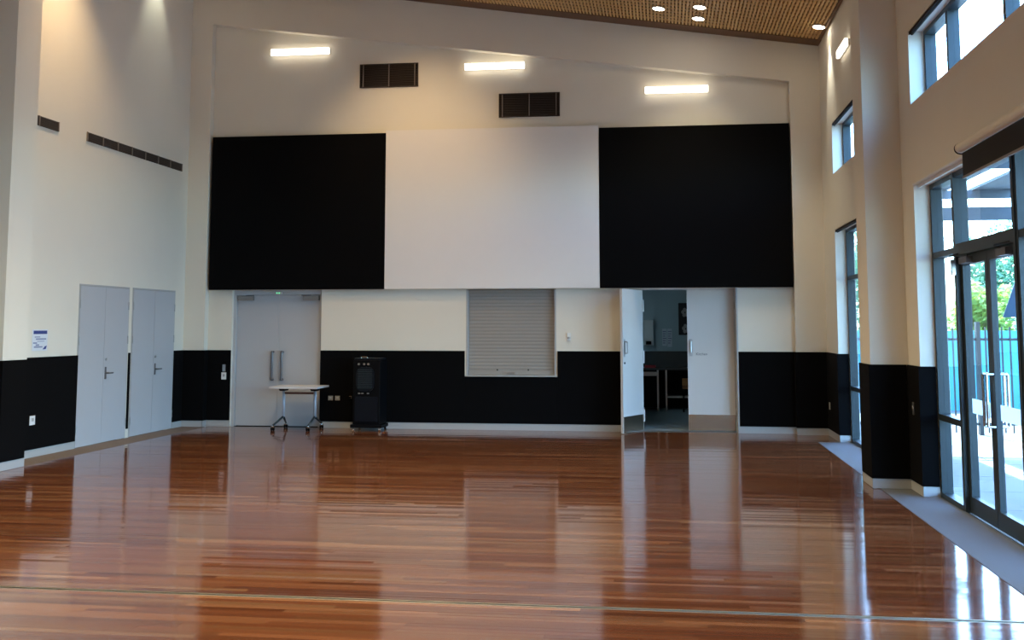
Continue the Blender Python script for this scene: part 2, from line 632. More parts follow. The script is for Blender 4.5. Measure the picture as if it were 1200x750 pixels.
dado(wall_back, RX1 - DT, RX1 - 0.0005, YF - DT, YB - DT - 0.001, DZ0, DZ1)
dado(wall_back, RX0 + 0.001, OP1[0], YB - DT, YB - 0.001, DZ0, DZ1)
dado(wall_back, OP1[1], OP2[0] - 0.02, YB - DT, YB - 0.001, DZ0, DZ1)
dado(wall_back, OP2[0] - 0.019, OP2[1] + 0.019, YB - DT, YB - 0.001, DZ0, 0.875)
dado(wall_back, OP2[1] + 0.02, OP3[0] - 0.06, YB - DT, YB - 0.001, DZ0, DZ1)
dado(wall_back, OP3[1] + 0.014, RX1 - 0.001, YB - DT, YB - 0.001, DZ0, DZ1)
dado(wall_back, RX1, XR - DT - 0.001, YF - DT, YF - 0.001, DZ0, DZ1)
s = MB()
s.box(XL + 0.017, RX0 + 0.01, YF - 0.016, YF - 0.001, 0.0005, SK)
s.box(RX0 + 0.001, OP1[0], YB - 0.016, YB - 0.001, 0.0005, SK)
s.box(OP1[1], OP3[0] - 0.06, YB - 0.016, YB - 0.001, 0.0005, SK)
s.box(OP3[1] + 0.014, RX1 - 0.001, YB - 0.016, YB - 0.001, 0.0005, SK)
s.box(RX0 + 0.001, RX0 + 0.016, YF - 0.016, YB - 0.017, 0.0005, SK)
s.box(RX1 - 0.016, RX1 - 0.001, YF - 0.016, YB - 0.017, 0.0005, SK)
s.box(RX1 - 0.001, XR - 0.017, YF - 0.016, YF - 0.001, 0.0005, SK)
s.build('baseboard_back', 'skirt', kind='structure', label='pale skirting board along the end wall', category='skirting board')

# rear wall behind the camera closes the hall
B(XL - 0.25, XR + 0.4, YREAR - 0.2, YREAR, -0.02, 8.2).build('wall_rear', 'wall', kind='structure', label='cream wall closing the hall behind the viewer', category='wall')

# ------------------------------------------------------------------ ceiling
c = MB()
c.prism([(XL - 0.1, zc(XL - 0.1) + 0.07), (XR + 0.1, zc(XR + 0.1) + 0.07), (XR + 0.1, zc(XR + 0.1) + 0.2), (XL - 0.1, zc(XL - 0.1) + 0.2)], 'y', YREAR - 0.1, YB + 0.1)
ceiling = c.build('ceiling', 'cavity', kind='structure', label='sloping slatted timber ceiling with dark gaps', category='ceiling')
sl = MB()
x = XL + 0.02
while x < XR - 0.05:
    w = 0.036
    sl.prism([(x, zc(x)), (x + w, zc(x + w)), (x + w, zc(x + w) + 0.03), (x, zc(x) + 0.03)], 'y', YREAR, 17.62)
    x += 0.0555
sl.build('ceiling_slats', 'slat', ceiling, kind='stuff')
cb = MB()
y = 2.0
while y < 17.5:
    cb.prism([(XL + 0.01, zc(XL) + 0.008), (XR - 0.01, zc(XR) + 0.008), (XR - 0.01, zc(XR) + 0.028), (XL + 0.01, zc(XL) + 0.028)], 'y', y, y + 0.05)
    y += 0.17
cb.build('ceiling_battens', 'slat', ceiling, kind='stuff')
e = MB()
e.prism([(XL + 0.005, zc(XL) - 0.004), (XR - 0.005, zc(XR) - 0.004), (XR - 0.005, zc(XR) + 0.068), (XL + 0.005, zc(XL) + 0.068)], 'y', 17.64, YF - 0.002)
e.build('ceiling_edge_board', 'slat_edge', ceiling)
B(XR - 0.06, XR - 0.012, YREAR, 17.81, zc(XR) - 0.003, zc(XR) + 0.07).build('ceiling_edge_board', 'slat_edge', ceiling)

# ------------------------------------------------------------------ big panels on the end wall
PY0, PY1 = 18.04, YB - 0.001
for (a, b, lab) in ((-7.78, -4.668, 'large square black panel left of the white board, above grey double doors'),
                    (-1.02, 2.085, 'large square black panel right of the white board, above the kitchen doorway')):
    t = root('black_panel', ((a + b) / 2, 18.1, 2.335), label=lab, category='wall panel', group='black panels high on the end wall')
    B(a, b, PY0, PY0 + 0.03, 2.335, 5.01).build('panel_face', 'black_felt', t)
    B(a + 0.03, b - 0.03, PY0 + 0.031, PY1, 2.36, 4.98).build('backing_frame', 'black', t)
t = root('white_board', (-2.84, 18.1, 2.335), label='large square white projection board between two black panels', category='projection screen')
B(-4.662, -1.026, PY0 - 0.004, PY0 + 0.03, 2.337, 5.05).build('panel_face', 'screen', t)
B(-4.63, -1.06, PY0 + 0.031, PY1, 2.36, 5.02).build('backing_frame', 'skirt', t)

# ------------------------------------------------------------------ linear wall lights
def batten(x0, x1, zc_, lab):
    t = root('wall_light', ((x0 + x1) / 2, YB, zc_), label=lab, category='wall light', group='glowing bar lights on the end wall')
    B(x0, x1, YB - 0.035, YB - 0.001, zc_ - 0.045, zc_ + 0.045).build('light_housing', 'white', t)
    B(x0 + 0.004, x1 - 0.004, YB - 0.095, YB - 0.036, zc_ - 0.055, zc_ + 0.055).build('diffuser', 'led', t, bevel=0.012)
    return t


batten(-6.77, -5.71, 6.50, 'glowing bar light on the end wall, highest and leftmost of three')
batten(-3.31, -2.27, 6.13, 'glowing bar light on the end wall, middle one above the white board')
batten(-0.25, 0.80, 5.63, 'glowing bar light on the end wall, lowest and rightmost of three')
t = root('wall_light', (XR, 15.55, 5.5), label='glowing bar light on the right wall, seen end-on beside the pillar', category='wall light')
B(XR - 0.03, XR - 0.001, 15.06, 15.80, 5.52, 5.61).build('light_housing', 'white', t)
B(XR - 0.075, XR - 0.031, 15.06, 15.80, 5.51, 5.62).build('diffuser', 'led', t, bevel=0.012)

# ------------------------------------------------------------------ downlights
dl_proto = root('downlight', (0, 0, 0))
MB().cyl((0, 0, -0.010), (0, 0, 0.004), 0.105, 0.10, 24).build('trim_ring', 'white', dl_proto, local=True)
MB().cyl((0, 0, -0.014), (0, 0, -0.0105), 0.085, 0.085, 24).build('lens', 'lens', dl_proto, local=True)


def downlight(x, y, lab, power=60, col=WARM, ang=95, blend=0.8, first=[True], group='downlights in the timber ceiling', cat='downlight', tilt=None):
    z = zc(x) - 0.010
    if first[0]:
        d = dl_proto
        d.location = (x, y, z)
        first[0] = False
    else:
        d = dl_proto.copy()
        COL.objects.link(d)
        d.location = (x, y, z)
        for ch in [c_ for c_ in dl_proto.children if c_.type == 'MESH']:
            c_ = ch.copy()
            COL.objects.link(c_)
            c_.parent = d
    d.rotation_euler = (0, math.atan(0.152), 0)
    d['label'] = lab
    d['category'] = cat
    d['group'] = group
    L = bpy.data.lights.new('downlight_lamp', 'SPOT')
    L.energy = power * LAMP
    L.color = col
    L.spot_size = R(ang)
    L.spot_blend = blend
    L.shadow_soft_size = 0.05
    lo = bpy.data.objects.new('downlight_lamp', L)
    COL.objects.link(lo)
    lo.parent = d
    lo.location = (0, 0, -0.05)
    rx = tilt[0] if tilt else 0
    ry = tilt[1] if tilt else 0
    lo.rotation_euler = (R(rx), -math.atan(0.152) + R(ry), 0)


downlight(0.00, 16.81, 'leftmost of the cluster of three round ceiling downlights', 55, COOL)
downlight(0.62, 16.50, 'upper right of the cluster of three round ceiling downlights', 55, COOL)
downlight(0.62, 17.13, 'lower right of the cluster of three round ceiling downlights', 55, COOL)
downlight(2.43, 16.87, 'round ceiling downlight tight against the right wall corner', 70, (1.0, 0.95, 0.80), 60)
# outside the frame
OUT = dict(group='downlights outside the frame')
downlight(-8.02, 16.55, 'downlight close to the left wall near the corner, outside the frame', 60, (0.95, 1.0, 0.85), 60, **OUT)
downlight(-7.35, 13.6, 'downlight over the left pier, outside the frame', 290, WARM, 95, 1.0, **OUT)
downlight(-4.1, 15.3, 'downlight ahead of the white board, outside the frame', 190, WARM, 70, 1.0, tilt=(42, 0), **OUT)
for (x, y, wh) in ((-3.4, 13.0, 'far'), (-2.6, 10.5, 'right middle'), (-3.4, 7.0, 'left near'), (-2.8, 4.0, 'right near'), (-3.2, 1.0, 'overhead')):  # invented lamps, added as warm fill for floor and upper walls
    downlight(x, y, wh + ' added fill downlight of the hall ceiling, outside the frame', (400 if wh == 'far' else 720), (1.0, 0.80, 0.48), 122, 1.0, **OUT)


# ------------------------------------------------------------------ vents
def vent(x0, x1, z0, z1, lab):
    t = root('air_vent', ((x0 + x1) / 2, YB, z0), label=lab, category='air vent', group='dark louvred vents high on the end wall')
    B(x0, x1, YB - 0.006, YB - 0.001, z0, z1).build('vent_backing', 'dark', t)
    m = MB()
    w = 0.012
    m.box(x0, x1, YB - 0.03, YB - 0.007, z0, z0 + w).box(x0, x1, YB - 0.03, YB - 0.007, z1 - w, z1)
    m.box(x0, x0 + w, YB - 0.03, YB - 0.007, z0, z1).box(x1 - w, x1, YB - 0.03, YB - 0.007, z0, z1)
    m.build('vent_frame', 'vent', t)
    for xx in (x0 + 0.06, (x0 + x1) / 2, x1 - 0.06):
        B(xx - 0.007, xx + 0.007, YB - 0.036, YB - 0.007, z0 + w, z1 - w).build('vent_mullion', 'ventbar', t)
    m = MB()
    n = 13
    for i in range(n):
        z = z0 + w + (z1 - z0 - 2 * w) * (i + 0.5) / n
        m.prism([(YB - 0.026, z - 0.010), (YB - 0.024, z - 0.012), (YB - 0.008, z + 0.008), (YB - 0.010, z + 0.010)], 'x', x0 + w, x1 - w)
    m.build('vent_blades', 'vent', t, kind='stuff')


vent(-5.165, -4.13, 5.83, 6.245, 'dark louvred vent on the end wall, left and higher one')
vent(-2.72, -1.68, 5.245, 5.655, 'dark louvred vent on the end wall, right and lower one above the white board')


def slotvent(y0, y1, n, lab):
    t = root('slot_vent', (XL, (y0 + y1) / 2, 4.367), label=lab, category='air vent', group='slot vents along the left wall')
    B(XL + 0.001, XL + 0.006, y0, y1, 4.367, 4.50).build('vent_backing', 'dark', t)
    step = (y1 - y0) / n
    for i in range(n):
        a = y0 + i * step
        m = MB()
        for k in range(5):
            z = 4.372 + k * 0.026
            m.box(XL + 0.007, XL + 0.016, a + 0.012, a + step - 0.012, z, z + 0.019)
        m.build('vent_grille', 'vent', t)
    for i in range(n + 1):
        a = y0 + i * step
        B(XL + 0.007, XL + 0.020, a - 0.011, a + 0.011, 4.367, 4.50).build('vent_mullion', 'ventbar', t)


slotvent(14.58, 17.72, 7, 'long dark slot vent on the left wall above the grey doors')
slotvent(12.88, 13.82, 2, 'short dark slot vent on the left wall beside the pier')


# ------------------------------------------------------------------ left wall doors
def lever(parent, y, z, x=XL):
    h = B(x + 0.012, x + 0.020, y - 0.02, y + 0.02, z - 0.09, z + 0.09).build('handle_plate', 'gunmetal', parent)
    MB().tube([(x + 0.02, y, z), (x + 0.065, y, z), (x + 0.065, y + 0.13, z)], 0.012).build('lever_handle', 'gunmetal', h)


for n, (a, b) in enumerate((D1, D2)):
    d = root('door_%d' % (n + 1), (XL, (a + b) / 2, 0), kind='structure', category='door',
             label=('grey double door on the left wall nearest the notice' if n == 0 else 'grey double door on the left wall nearest the corner'))
    m = MB()
    m.box(XL - 0.10, XL + 0.006, a, a + 0.022, 0.0, DH).box(XL - 0.10, XL + 0.006, b - 0.022, b, 0.0, DH)
    m.box(XL - 0.10, XL + 0.006, a + 0.022, b - 0.022, DH - 0.022, DH)
    m.build('door_frame', 'skirt', d)
    mid = (a + b) / 2
    l1 = B(XL - 0.04, XL + 0.010, a + 0.026, mid - 0.003, 0.012, DH - 0.026).build('door_leaf', 'door', d)
    l2 = B(XL - 0.04, XL + 0.010, mid + 0.003, b - 0.026, 0.012, DH - 0.026).build('door_leaf', 'door', d)
    lever(l2, mid + 0.06, 1.02)
    MB().cyl((XL + 0.011, mid + 0.07, 1.22), (XL + 0.018, mid + 0.07, 1.22), 0.022, 0.022, 12).build('lock_cylinder', 'steel', l2)
    for yy, lf in ((a + 0.024, l1), (b - 0.024, l2)):
        for z in (0.25, 1.50, 2.02):
            MB().cyl((XL + 0.014, yy, z - 0.06), (XL + 0.014, yy, z + 0.06), 0.009, 0.009, 8).build('hinge', 'steel', lf)
    B(XL - 0.20, XL - 0.12, a, b, 0, DH).build('door_backing', 'dark', d)

# ------------------------------------------------------------------ door 3, end wall
d = root('door_3', ((OP1[0] + OP1[1]) / 2, 18.3, 0), kind='structure', category='door', label='grey double door with long pull handles behind the small table')
m = MB()
m.box(OP1[0], OP1[0] + 0.05, 18.22, 18.339, 0, 2.329).box(OP1[1] - 0.05, OP1[1], 18.22, 18.339, 0, 2.329)
m.box(OP1[0] + 0.05, OP1[1] - 0.05, 18.22, 18.339, 2.25, 2.329)
m.build('door_frame', 'door', d)
mid = (OP1[0] + OP1[1]) / 2
for sgn, (a, b) in ((-1, (OP1[0] + 0.053, mid - 0.002)), (1, (mid + 0.002, OP1[1] - 0.053))):
    lf = B(a, b, 18.27, 18.315, 0.010, 2.247).build('door_leaf', 'door', d)
    hx = mid + sgn * 0.085
    MB().tube([(hx, 18.269, 0.80), (hx, 18.20, 0.80), (hx, 18.20, 1.27), (hx, 18.269, 1.27)], 0.021).build('pull_handle', 'gunmetal', lf)
    cx_ = a + 0.16 if sgn < 0 else b - 0.16
    c1 = B(cx_ - 0.14, cx_ + 0.14, 18.205, 18.269, 2.155, 2.232).build('door_closer', 'bronze', lf)
    MB().tube([(cx_, 18.23, 2.245), (cx_ + sgn * -0.16, 18.19, 2.242)], 0.008, 6).build('closer_arm', 'gunmetal', c1)
B(OP1[0], OP1[1], 18.34, 18.359, -0.019, 2.329).build('door_backing', 'dark', d)
e = root('door_sensor', (mid + 0.01, 18.21, 2.26), label='small door sensor with two green lights above the grey double door', category='sensor')
B(mid - 0.05, mid + 0.07, 18.185, 18.219, 2.262, 2.298).build('sensor_body', 'steel', e)
for q in (-0.012, 0.030):
    MB().cyl((mid + q, 18.184, 2.28), (mid + q, 18.178, 2.28), 0.011, 0.011, 10).build('green_lamp', 'green', e, label='glowing green lamp')

# ------------------------------------------------------------------ roller shutter
t = root('roller_shutter', ((OP2[0] + OP2[1]) / 2, 18.2, 0.895), label='closed grey-beige roller shutter over the servery hatch below the white board', category='roller shutter')
w = 0.03
B(OP2[0] + 0.001, OP2[0] + w, YB - 0.004, 18.30, 0.897, 2.328).build('side_rail', 'skirt', t)
B(OP2[1] - w, OP2[1] - 0.001, YB - 0.004, 18.30, 0.897, 2.328).build('side_rail', 'skirt', t)
B(OP2[0] - 0.012, OP2[1] + 0.012, YB - 0.05, 18.34, 0.877, 0.8965).build('hatch_sill', 'skirt', t)
z = 0.985
k = 0
while z < 2.32:
    z1 = min(z + 0.058, 2.326)
    hh = z1 - z
    MB().prism([(18.231, z + 0.001), (18.228, z + hh * 0.3), (18.2275, z + hh * 0.6), (18.229, z + hh * 0.85), (18.231, z1 - 0.0005), (18.245, z1 - 0.001), (18.245, z + 0.002)], 'x', OP2[0] + w + 0.002, OP2[1] - w - 0.002).build('shutter_slat', 'shutter', t)
    z += 0.058
br = B(OP2[0] + w + 0.002, OP2[1] - w - 0.002, 18.205, 18.25, 0.900, 0.984).build('bottom_rail', 'shutter', t)
for xx in (-2.75, -2.23):
    MB().cyl((xx, 18.204, 0.985), (xx, 18.190, 0.985), 0.014, 0.014, 8).build('shutter_lock', 'black', br)
B(-2.60, -2.45, 18.190, 18.2045, 0.925, 0.95).build('lift_handle', 'steel', br)
B(OP2[0], OP2[1], 18.345, 18.36, 0.9, 2.33).build('shutter_backing', 'dark', t)

# ------------------------------------------------------------------ kitchen doorway
d = root('door_4', (0.3, 18.36, 0), kind='structure', category='door', label='pale double door to the kitchen with its left leaf swung open')
m = MB()
m.box(OP3[0], -0.40, 18.361, 18.43, 0, 2.33)
m.box(1.165, OP3[1] + 0.03, 18.361, 18.43, 0, 2.33)
m.box(-0.40, 1.165, 18.361, 18.43, 2.315, 2.34)
m.build('door_frame', 'kdoor', d)
m = MB()
m.box(OP3[1] - 0.012, OP3[1] - 0.001, YB - 0.012, 18.36, 0, 2.329)
m.box(OP3[1] - 0.012, OP3[1] + 0.013, YB - 0.016, YB - 0.001, 0, 2.329)
m.box(OP3[0] + 0.001, OP3[0] + 0.012, YB - 0.012, 18.36, 0, 2.329)
m.build('door_lining', 'skirt', d)


def kpull(parent, x, y, local, sy):
    m = MB()
    m.tube([(x, y, 1.28), (x, y + sy * 0.05, 1.28), (x, y + sy * 0.05, 1.46), (x, y, 1.46)], 0.011, 8)
    m.build('pull_handle', 'steel', parent, local=local)


rl = B(0.395, 1.155, 18.362, 18.405, 0.012, 2.312).build('door_leaf', 'kdoor', d)
B(0.40, 1.150, 18.355, 18.3615, 0.015, 0.27).build('kick_plate', 'reflect_tint_steel', rl, label='brushed metal kick plate')
B(0.425, 0.475, 18.356, 18.3615, 1.22, 1.50).build('handle_plate', 'steel', rl)
kpull(rl, 0.45, 18.356, False, -1)
for z in (0.25, 1.2, 2.05):
    MB().cyl((1.16, 18.358, z - 0.06), (1.16, 18.358, z + 0.06), 0.008, 0.008, 8).build('hinge', 'steel', rl)
# lettering on the leaf
cu = bpy.data.curves.new('lettering', 'FONT')
cu.body = 'Kitchen'
cu.size = 0.06
cu.extrude = 0.0008
to = bpy.data.objects.new('lettering', cu)
COL.objects.link(to)
bpy.context.view_layer.update()
dg = bpy.context.evaluated_depsgraph_get()
tm = bpy.data.meshes.new_from_object(to.evaluated_get(dg))
bpy.data.objects.remove(to)
tm.materials.clear()
tm.materials.append(M['ink'])
lo = bpy.data.objects.new('lettering', tm)
COL.objects.link(lo)
lo.parent = rl
lo.rotation_euler = (R(90), 0, 0)
lo.location = Vector((0.53, 18.3605, 1.235)) - ORI[rl]
# open leaf: hinge at (-0.37,18.40), free edge toward the hall
ang = math.atan2(17.72 - 18.395, -0.68 + 0.37)
leaf = root('door_leaf', (0, 0, 0), ang)
leaf.parent = d
leaf.location = Vector((-0.372, 18.395, 0)) - ORI[d]
LW = 0.745
pl = B(0, LW, 0.0, 0.042, 0.012, 2.312).build('leaf_panel', 'kdoor', leaf, local=True)
# hall-side (the face turned to the windows) is +y side in leaf space
B(0.02, LW - 0.01, 0.0425, 0.047, 0.015, 0.27).build('kick_plate', 'reflect_tint_steel', leaf, local=True, label='brushed metal kick plate')
B(LW - 0.085, LW - 0.035, 0.0425, 0.047, 1.22, 1.50).build('handle_plate', 'steel', leaf, local=True)
kpull(leaf, LW - 0.06, 0.047, True, 1)
MB().cyl((LW - 0.06, 0.0425, 1.12), (LW - 0.06, 0.05, 1.12), 0.018, 0.018, 10).build('lock_cylinder', 'black', leaf, local=True)
for z in (0.25, 1.2, 2.05):
    B(-0.022, 0.012, 0.0425, 0.056, z - 0.10, z + 0.10).build('hinge', 'white', leaf, local=True)

# ------------------------------------------------------------------ kitchen room beyond
KX0, KX1, KY0, KY1, KZ = -2.6, 2.1, 18.45, 23.4, 2.75
B(KX0, KX1, 18.362, KY1, -0.06, -0.002).build('floor_kitchen', 'kfloor', kind='structure', label='blue-grey vinyl floor of the kitchen', category='floor')
B(OP3[0], OP3[1], YB + 0.001, 18.361, -0.019, 0.002).build('trim_4', 'steel', kind='structure', label='metal threshold in the kitchen doorway', category='threshold')
B(KX0, KX1, KY1, KY1 + 0.1, -0.06, KZ).build('wall_kitchen_back', 'kwall', kind='structure', label='pale blue-grey far wall of the kitchen', category='wall')
B(KX0 - 0.1, KX0, 18.45, KY1 + 0.1, -0.06, KZ).build('wall_kitchen_left', 'kwall', kind='structure', label='left wall of the kitchen', category='wall')
B(KX1, KX1 + 0.1, 18.45, KY1 + 0.1, -0.06, KZ).build('wall_kitchen_right', 'kwall', kind='structure', label='right wall of the kitchen', category='wall')
m = panel_with_holes(MB(), 'y', 18.432, 18.47, KX0, KX1, -0.06, KZ, [(-0.42, 1.18, -0.06, 2.33)])
m.build('wall_kitchen_front', 'kwall', kind='structure', label='inner face of the wall around the kitchen doorway', category='wall')
B(KX0 - 0.1, KX1 + 0.1, 18.37, KY1 + 0.1, KZ, KZ + 0.1).build('ceiling_kitchen', 'wall', kind='structure', label='kitchen ceiling', category='ceiling')
t = root('kitchen_fill_light', (-1.9, 20.8, KZ - 0.06), label='long added fill light inside the kitchen, above the doorway view', category='added fill light')  # unseen lamp, added to brighten the kitchen
B(-2.5, -1.3, 20.7, 20.9, KZ - 0.03, KZ - 0.001).build('light_housing', 'white', t)
M['kfill'] = mat('kitchen_fill_glow', (0.8, 0.8, 0.8), 0.5, emit=(0.62, 0.85, 1.0), estr=14.0, noise=0.01)
B(-2.48, -1.32, 20.71, 20.89, KZ - 0.06, KZ - 0.031).build('diffuser', 'kfill', t)

t = root('kitchen_bench', (0, 23.0, 0), label='dark kitchen bench along the far kitchen wall with open shelves below', category='bench')
B(-1.6, 2.05, 22.75, 23.38, 0.82, 0.86).build('bench_top', 'splash', t)
B(-1.6, 2.05, 23.381, 23.399, 0.862, 1.19).build('splashback', 'splash', t)
for xx in (-0.82, -0.12, 0.05, 0.62, 1.3, 2.0):
    B(xx - 0.018, xx + 0.018, 22.77, 22.81, 0, 0.819).build('leg', 'steel', t)
B(-0.80, -0.14, 22.79, 22.82, 0.70, 0.78).build('fascia', 'steel', t, label='brushed metal fascia')
B(0.07, 0.60, 22.78, 23.3, 0.26, 0.285).build('shelf', 'steel', t)
B(-0.78, -0.14, 22.83, 23.3, 0.06, 0.69).build('cupboard_body', 'black', t)
B(-1.6, 2.0, 23.31, 23.38, 0.02, 0.80).build('back_panel', 'black', t)
t = root('kitchen_cupboard', (-0.75, 20.2, 0), label='dark steel-edged kitchen unit at the left just inside the doorway', category='cupboard')
B(-1.3, -0.52, 20.0, 22.2, 0.05, 0.86).build('body', 'black', t)
B(-1.32, -0.50, 19.98, 22.22, 0.861, 0.90).build('worktop', 'steel', t)
for yy in (20.3, 20.9, 21.5):
    B(-0.519, -0.505, yy, yy + 0.5, 0.08, 0.83).build('door', 'splash', t)
B(-0.504, -0.49, 20.02, 20.06, 0.10, 0.84).build('edge_rail', 'steel', t)
for xx in (-1.2, -0.62):
    for yy in (20.1, 22.1):
        B(xx - 0.02, xx + 0.02, yy - 0.02, yy + 0.02, 0, 0.049).build('foot', 'black', t)

t = root('towel_dispenser', (-0.31, 23.35, 1.31), label='tall white paper towel dispenser on the kitchen wall', category='dispenser')
B(-0.405, -0.205, 23.28, 23.399, 1.31, 1.84).build('case', 'white', t, bevel=0.01)
B(-0.36, -0.25, 23.265, 23.279, 1.33, 1.40).build('slot', 'black', t)
t = root('soap_dispenser', (-0.52, 23.35, 1.5), label='small dark soap dispenser left of the towel dispenser', category='dispenser')
B(-0.49, -0.43, 23.31, 23.399, 1.46, 1.62).build('case', 'black', t, bevel=0.01)
B(-0.475, -0.445, 23.315, 23.37, 1.44, 1.459).build('nozzle', 'white', t)
for i, (a, b, z0, z1, lb) in enumerate(((-0.02, 0.075, 1.30, 1.66, 'left'), (0.09, 0.185, 1.28, 1.66, 'right'))):
    t = root('notice', ((a + b) / 2, 23.39, z0), label='pale blue notice on the kitchen wall, %s one of the pair' % lb, category='notice', group='notices on the kitchen wall')
    B(a, b, 23.394, 23.399, z0, z1).build('sheet', 'paper', t)
    m = MB()
    for k in range(6):
        zz = z1 - 0.05 - k * 0.048
        m.box(a + 0.012, b - 0.012 - 0.01 * (k % 3), 23.392, 23.3935, zz - 0.018, zz)
    m.build('print', 'bluegrey', t)
t = root('picture', (0.45, 23.38, 1.53), label='dark framed picture with two pale flower shapes on the kitchen wall', category='picture')
B(0.325, 0.80, 23.36, 23.399, 1.53, 2.20).build('canvas', 'picture', t)
for (cx_, cz_, rr) in ((0.46, 2.0, 0.085), (0.47, 1.66, 0.085), (0.66, 1.85, 0.10)):
    m = MB()
    for k in range(5):
        th = k * 2 * math.pi / 5 + cx_
        m.prism([(cx_ + math.cos(th) * rr * 0.5 + math.cos(u) * rr * 0.42, cz_ + math.sin(th) * rr * 0.7 + math.sin(u) * rr * 0.5) for u in [i * math.pi / 4 for i in range(8)]], 'y', 23.3575 - 0.0003 * k, 23.3595)
    m.build('flower_print', 'flesh', t)
t = root('stool', (0.50, 22.45, 0), label='orange wooden stool in front of the kitchen bench', category='stool')
B(0.37, 0.70, 22.35, 22.65, 0.46, 0.50).build('seat', 'wood', t, bevel=0.005)
B(0.37, 0.70, 22.63, 22.66, 0.501, 0.66).build('backrest', 'wood', t, bevel=0.005)
for xx in (0.39, 0.68):
    for yy in (22.37, 22.62):
        B(xx - 0.014, xx + 0.014, yy - 0.014, yy + 0.014, 0, 0.459).build('leg', 'black', t)
t = root('dish_tray', (-0.27, 22.95, 0.86), label='small red tray on the kitchen bench', category='tray')
m = MB().box(-0.38, -0.16, 22.85, 23.05, 0.861, 0.87)
m.build('tray_base', 'red', t)
m = MB().box(-0.38, -0.16, 22.85, 22.86, 0.871, 0.91).box(-0.38, -0.16, 23.04, 23.05, 0.871, 0.91).box(-0.38, -0.37, 22.86, 23.04, 0.871, 0.91).box(-0.17, -0.16, 22.86, 23.04, 0.871, 0.91)
m.build('rim', 'red', t)


# ------------------------------------------------------------------ glazing
def frame_bars(name, d, bars, label=None):
    for b in bars:
        B(*b).build(name, 'frame', d)


FX0, FX1 = 2.735, 2.845
n_win = 0


def window(a, b, z0, z1, mull, trans, lab):
    """fixed glazing; mull: Y centres; trans: z centres of transoms"""
    global n_win
    n_win += 1
    d = root('window_%d' % n_win, (XG, (a + b) / 2, z0), kind='structure', category='window', label=lab)
    w = 0.05
    m = MB()
    m.box(FX0, FX1, a, a + w, z0, z1).box(FX0, FX1, b - w, b, z0, z1)
    m.box(FX0, FX1, a + w, b - w, z0, z0 + w).box(FX0, FX1, a + w, b - w, z1 - w, z1)
    m.build('window_frame', 'frame', d)
    for y in mull:
        B(FX0, FX1, y - 0.035, y + 0.035, z0 + w, z1 - w).build('mullion', 'frame', d)
    ys = [a + w] + [q for y in mull for q in (y - 0.035, y + 0.035)] + [b - w]
    zs = [z0 + w] + [q for z in trans for q in (z - 0.03, z + 0.03)] + [z1 - w]
    for i in range(0, len(ys), 2):
        for z in trans:
            B(FX0 + 0.005, FX1 - 0.005, ys[i], ys[i + 1], z - 0.03, z + 0.03).build('transom', 'frame', d)
        for k in range(0, len(zs), 2):
            B(XG - 0.004, XG + 0.004, ys[i] + 0.001, ys[i + 1] - 0.001, zs[k] + 0.001, zs[k + 1] - 0.001).build('pane', 'glass', d)
    return d


# upper windows (drawn as far first)
window(13.2, 16.88, 4.0, 4.77, (14.15, 15.92), (), 'high clerestory window beyond the pillar')
window(7.1, 11.64, 4.0, 4.77, (8.97, 10.72), (), 'high clerestory window above the glass entrance doors')
window(1.1, 5.4, 4.0, 4.77, (2.6, 4.0), (), 'high clerestory window outside the frame')
# lower windows
window(13.2, 16.88, 0.004, 3.15, (14.15, 15.92), (0.80, 2.42), 'full-height window beyond the pillar')
window(10.755, 11.64, 0.004, 3.15, (), (0.80, 2.42), 'full-height sidelight left of the glass entrance doors')
window(7.10, 8.935, 0.004, 3.15, (8.0,), (0.80, 2.42), 'full-height window right of the glass entrance doors, at the frame edge')
window(1.1, 5.4, 0.004, 3.15, (2.6, 4.0), (0.80, 2.42), 'full-height window outside the frame')
